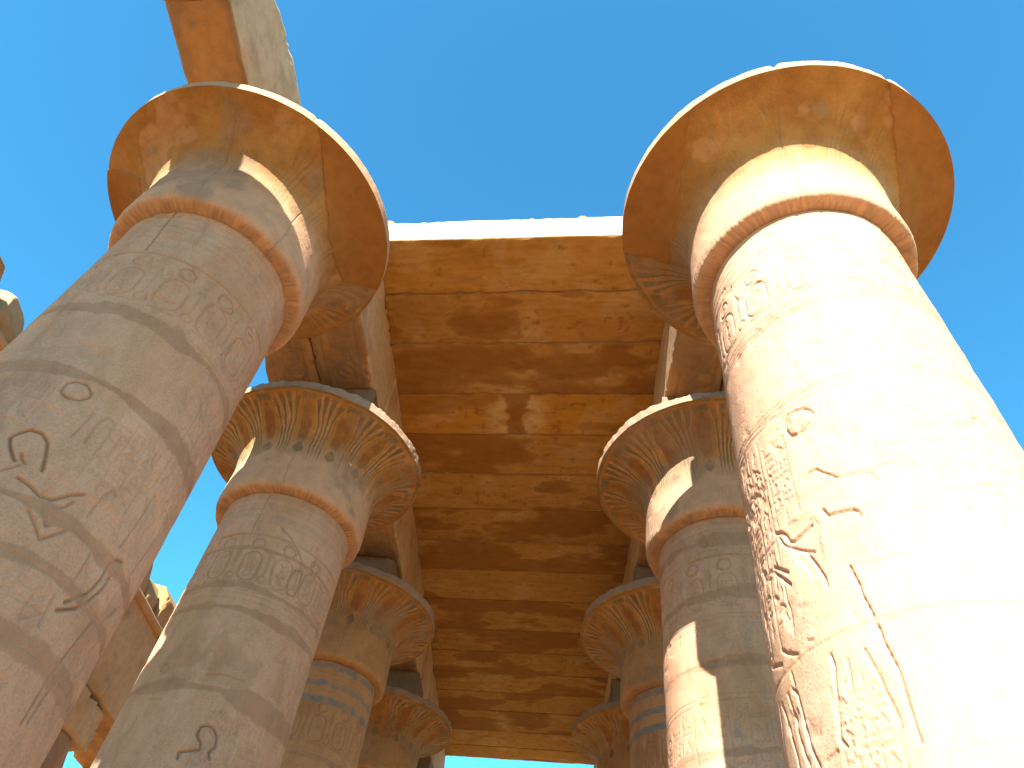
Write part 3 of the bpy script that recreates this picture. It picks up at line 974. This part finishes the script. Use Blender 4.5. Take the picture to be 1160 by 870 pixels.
def slab_attrs(i, y0, y1):
    rs = np.random.RandomState(500 + i)
    ph, side = rs.uniform(0, 50), rs.rand() < 0.5
    thr = rs.uniform(0.04, 0.32)
    if i in (2, 9, 10):
        thr = 0.0
    tint = rs.uniform(-0.15, 0.25)

    def f(p):
        x, y, z = p[:, 0], p[:, 1], p[:, 2]
        e = (y - y0) / (y1 - y0)
        n = fbm(x * 0.55 + ph, y * 1.1, z * 0 + i * 3.7, 300, 7)
        nf = fbm(x * 5, y * 7, z * 0, 310 + i, 3)
        edge = np.exp(-((e if side else 1 - e) / 0.22) ** 2) * 0.16
        sdk = sstep(1.5, 2.4, np.abs(x)) * 0.10
        v = n + edge + sdk + 0.05 * nf - thr
        mud_shade = (0.45 if i != 3 else 0.25) * sstep(0.02, 0.20, v) + 0.28 * sstep(0.05, 0.075, v)
        tide = 0.15 * np.exp(-((v - 0.02) / 0.02) ** 2)
        mud_shade = np.maximum(mud_shade, (0.55 + 0.5 * nf) * np.exp(-(np.minimum(e, 1 - e) * (y1 - y0) / (0.028 + 0.03 * np.clip(nf, 0, 1))) ** 2))
        pits = 0.55 * sstep(0.34, 0.5, fbm(x * 9, y * 9, z * 0, 350 + i, 3)) + 0.22 * sstep(0.05, 0.4, fbm(x * 2.5, y * 22, z * 0, 360 + i, 3))
        mud_shade = np.maximum(mud_shade, pits)
        pale = tide + 0.25 * sstep(0.2, 0.4, fbm(x * 1.3, y * 1.3, z * 0, 330 + i, 4))
        och = np.full(len(x), 0.2 + tint) + 0.3 * n
        # the pale flaking round a dark spot, spread over three slabs
        cx, cy = -0.08, 9.56
        q = np.sqrt(((x - cx) / 0.62) ** 2 + ((y - cy) / 0.72) ** 2) + 0.35 * nf + 0.25 * n
        ring = np.exp(-((q - 0.66) / 0.30) ** 2)
        core = 1 - sstep(0.10, 0.16, np.abs(x - cx) - 0.30 * np.abs(y - cy - .05) ** 1.2 + 0.12 * nf)
        pale = np.maximum(pale, 0.95 * ring * np.clip(0.85 + 1.2 * nf, 0, 1))
        mud_shade = mud_shade * (1 - 0.8 * ring)
        if i == 3:
            mud_shade = np.maximum(mud_shade, 0.75 * core)
            och = och + 0.5
        if i == 0:
            sq = np.exp(-((y - 6.42 - 0.10 * np.sin(x * 9)) / 0.03) ** 2) * ((x > -.75) & (x < .1)) * (nf > -.05)
            pale = np.maximum(pale, 0.8 * sq)
        if i == 1:
            for qx in (-0.05, 1.55):
                rq = np.maximum(np.abs(x - qx), np.abs(y - 7.45)) / 0.13
                mud_shade = np.maximum(mud_shade, 0.8 * np.exp(-((rq - 1) / 0.15) ** 2) * (nf > 0))
        if i > 3:
            och = och - 0.12
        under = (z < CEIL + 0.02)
        return dict(mud_shade=np.clip(mud_shade, 0, 1) * under, pale=np.clip(pale, 0, 1) * under, ochre=np.clip(och, 0, 1) * under, blue=1.0 - under)
    return f


rs = np.random.RandomState(42)
for i in range(17):
    y0, y1 = edges[i] + 0.001, edges[i + 1] - 0.001
    dz = rs.uniform(-0.010, 0.010) if i else 0
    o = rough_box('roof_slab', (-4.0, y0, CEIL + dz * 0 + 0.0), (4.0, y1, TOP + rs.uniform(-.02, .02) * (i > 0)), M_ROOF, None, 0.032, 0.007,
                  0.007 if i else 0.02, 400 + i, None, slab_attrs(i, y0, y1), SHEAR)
    # the underside of each slab sits a little higher or lower than its neighbour's
    co = np.empty(len(o.data.vertices) * 3, np.float32)
    o.data.vertices.foreach_get('co', co)
    co = co.reshape(-1, 3)
    low = co[:, 2] < CEIL + 0.2
    mid = np.abs(co[:, 0]) < 2.28
    co[low & mid, 2] += max(0, dz) + 0.002
    o.data.vertices.foreach_set('co', co.ravel())
    tag(o, SL[i], 'roof slab', 'roof slabs spanning the nave')


def rock(name, label, loc, size, seed, cat='stone', group=None, mat=None, rot=0.0, parent=None):
    n = 28
    U = np.linspace(0, 2 * np.pi, n * 2, endpoint=False)
    V = np.linspace(0.001, np.pi - 0.001, n)
    UU, VV = np.meshgrid(U, V)
    d = np.stack([np.sin(VV) * np.cos(UU), np.sin(VV) * np.sin(UU), np.cos(VV)], -1)
    p = np.sign(d) * np.abs(d) ** 0.55
    q = 1 + 0.38 * fbm(d[..., 0] * 1.6, d[..., 1] * 1.6, d[..., 2] * 1.6, seed, 4) + 0.12 * np.abs(noise3(d[..., 0] * 5, d[..., 1] * 5, d[..., 2] * 5, seed))
    p = p * q[..., None] * np.array(size) / 2
    c, s = math.cos(rot), math.sin(rot)
    p = np.stack([p[..., 0] * c - p[..., 1] * s, p[..., 0] * s + p[..., 1] * c, p[..., 2]], -1)
    p[..., 2] += size[2] * 0.5
    o = link(name, raw_mesh(name, p, grid_quads(n, n * 2)), mat or M_RUIN, parent, loc)
    if parent is None:
        tag(o, label, cat, group)
    return o


for k, (xx, sz, lb) in enumerate(((-2.28, .09, 'tiny loose stone on the roof edge beside the left capital'),
                                  (0.1, .05, 'tiniest loose stone near the middle of the sunlit roof edge'),
                                  (0.92, .07, 'tiny loose stone on the right half of the sunlit roof edge'))):
    rock('loose_stone', lb, (xx, 5.80 + SHEAR * xx, TOP - 0.02), (sz * 1.5, sz, sz), 600 + k, 'stone', 'loose stones on the roof edge')

# ---------------------------------------------------------------- lower side aisle on the left
SX = -8.25
SB = EYE + 6.05           # underside of the side architrave
ST = EYE + 8.0            # its top, where the roll moulding runs
SG = 'low columns of the left side aisle'
side_prof = [(0.0, 0.86), (2.0, 0.84), (4.4, 0.78), (5.0, 0.75), (5.04, 0.80), (5.15, 0.88), (5.4, 0.94), (5.8, 0.92), (6.3, 0.85), (6.85, 0.76), (6.9, 0.72)]


def side_column(y, label, seed):
    root = thing('bud_column', label, 'column', (SX, y, 0), SG)
    nu = 160
    zz = np.array([q[0] for q in side_prof])
    rr0 = np.array([q[1] for q in side_prof])
    for nm, za, zb in (('shaft', 0.0, 5.02), ('capital', 5.02, 6.9)):
        z = np.linspace(za, zb, int((zb - za) / 0.03))
        r = np.interp(z, zz, rr0)
        U = np.arange(nu) * 360 / nu - 180
        UU, ZZ = np.meshgrid(np.radians(U), z)
        X, Y = np.sin(UU), -np.cos(UU)
        w = fbm(X * 1.6, Y * 1.6, ZZ * 1.4, seed, 4)
        w2 = fbm(X * 6, Y * 6, ZZ * 5, seed + 2, 3)
        RR = r[:, None] + 0.02 * w + 0.008 * w2 - 0.01 * np.exp(-(((ZZ + .02 * w) % 1.05 - .5) / .012) ** 2)
        co = np.stack([RR * X, RR * Y, ZZ], -1)
        link(nm, raw_mesh(nm, co, grid_quads(len(z), nu)[:, ::-1], dict(mud_shade=0.7 * sstep(0.1, .3, w), ochre=0.4 * sstep(-.1, .3, w2))), M_SHAFT, root)
    rough_box('abacus', (-0.78, -0.78, 6.9), (0.78, 0.78, SB - 0.005), M_BEAM, root, 0.06, 0.008, 0.06, seed)
    return root


side_y = [4.6, 8.9, 13.15, 17.4]
for k, (yy, lb) in enumerate(zip(side_y, ('nearest side aisle column, behind the big shaded shaft', 'second side aisle column, behind the big shaded shaft',
                                         'side aisle column glimpsed in the gap between the two front left shafts',
                                         'farthest side aisle column, behind the second left shaft'))):
    side_column(yy, lb, 700 + k)
ye = [3.6, 8.9, 18.2]
SBL = ['nearest side aisle beam below the broken blocks, mostly behind the front left shaft',
       'side aisle beam whose roll moulding shows in the gap left of the second shaft']
for k in range(2):
    o = thing('side_beam', SBL[k], 'beam', (SX, (ye[k] + ye[k + 1]) / 2, SB), 'beams of the left side aisle')
    hy = (ye[k + 1] - ye[k]) / 2 - 0.006
    rough_box('block', (-0.78, -hy, 0), (0.78, hy, ST - SB - 0.05), M_BEAM, o, 0.06, 0.010, 0.05, 720 + k, None, beam_attrs(0, None, 720 + k))
    # roll moulding along the top of the face
    n, m = int(hy * 2 / 0.05), 14
    yy = np.linspace(-hy, hy, n)
    A = np.linspace(0, 2 * np.pi, m, endpoint=False)
    YY, AA = np.meshgrid(yy, A, indexing='ij')
    rr1 = 0.085 + 0.012 * fbm(YY * 3, np.cos(AA), np.sin(AA), 730 + k, 3)
    co = np.stack([0.80 + rr1 * np.cos(AA), YY, ST - SB - 0.04 + rr1 * np.sin(AA)], -1)
    link('roll_moulding', raw_mesh('roll_moulding', co, grid_quads(n, m)), M_BEAM, o)

RG = 'broken cornice blocks on the left side aisle'
blocks = [(3.4, 6.15, 0.66, 'jagged cornice block cut by the left edge of the picture'),
          (6.17, 6.85, 0.70, 'small cornice block with a sunlit top against the front left shaft'),
          (7.2, 9.2, 0.55, 'long cornice block hidden behind the front left shaft'),
          (9.5, 11.6, 0.6, 'second cornice block hidden behind the front left shaft'),
          (11.8, 13.05, 0.72, 'dark cornice block against the front left shaft, above the roll moulding'),
          (13.12, 13.75, 0.50, 'lowest small cornice block in the gap left of the second shaft'),
          (13.8, 14.7, 0.82, 'sunlit topped cornice block touching the edge of the second left shaft'),
          (15.0, 17.0, 0.6, 'cornice block behind the second left shaft')]


def cavetto(seed, lo, hi):
    def f(p, out):
        rs = np.random.RandomState(seed)
        lo_, hi_ = np.array(lo), np.array(hi)
        c, h = (lo_ + hi_) / 2, (hi_ - lo_) / 2
        t = (p[:, 2] - ST) / 0.8
        out[:, 0] += np.where(p[:, 0] > -8.2, 0.16 * t * t, 0)
        for _ in range(26):                       # flat fracture faces
            n = rs.normal(size=3)
            n[2] = abs(n[2]) * 0.8
            n[0] *= 0.8
            n /= np.linalg.norm(n)
            d = (np.abs(n) * h).sum() * rs.uniform(0.74, 0.98)
            over = np.maximum(0, (out - c) @ n - d)
            out -= over[:, None] * n
        return out
    return f


for k, (ya, yb, hh, lb) in enumerate(blocks):
    lo, hi = (-9.0, ya, ST - 0.045), (-7.42 - 0.05 * (k % 2), yb, ST + hh + 0.12)
    o = rough_box('cornice_block', lo, hi, M_RUIN, None, 0.045, 0.02, 0.06, 750 + k, warp=cavetto(770 + k, lo, hi))
    tag(o, lb, 'stone block', RG)

# ---------------------------------------------------------------- ground
g = np.concatenate([-np.geomspace(1500, 20, 20), np.linspace(-19, 19, 77), np.geomspace(20, 1500, 20)])
GX, GY = np.meshgrid(g, g + 8.0, indexing='ij')
GZ = 0.05 * fbm(GX * 0.3, GY * 0.3, GX * 0, 900, 4) - 0.03
co = np.stack([GX, GY, GZ], -1)
ground = link('ground', raw_mesh('ground', co, grid_quads(len(g), len(g), False)), M_SAND)
ground['kind'] = 'structure'
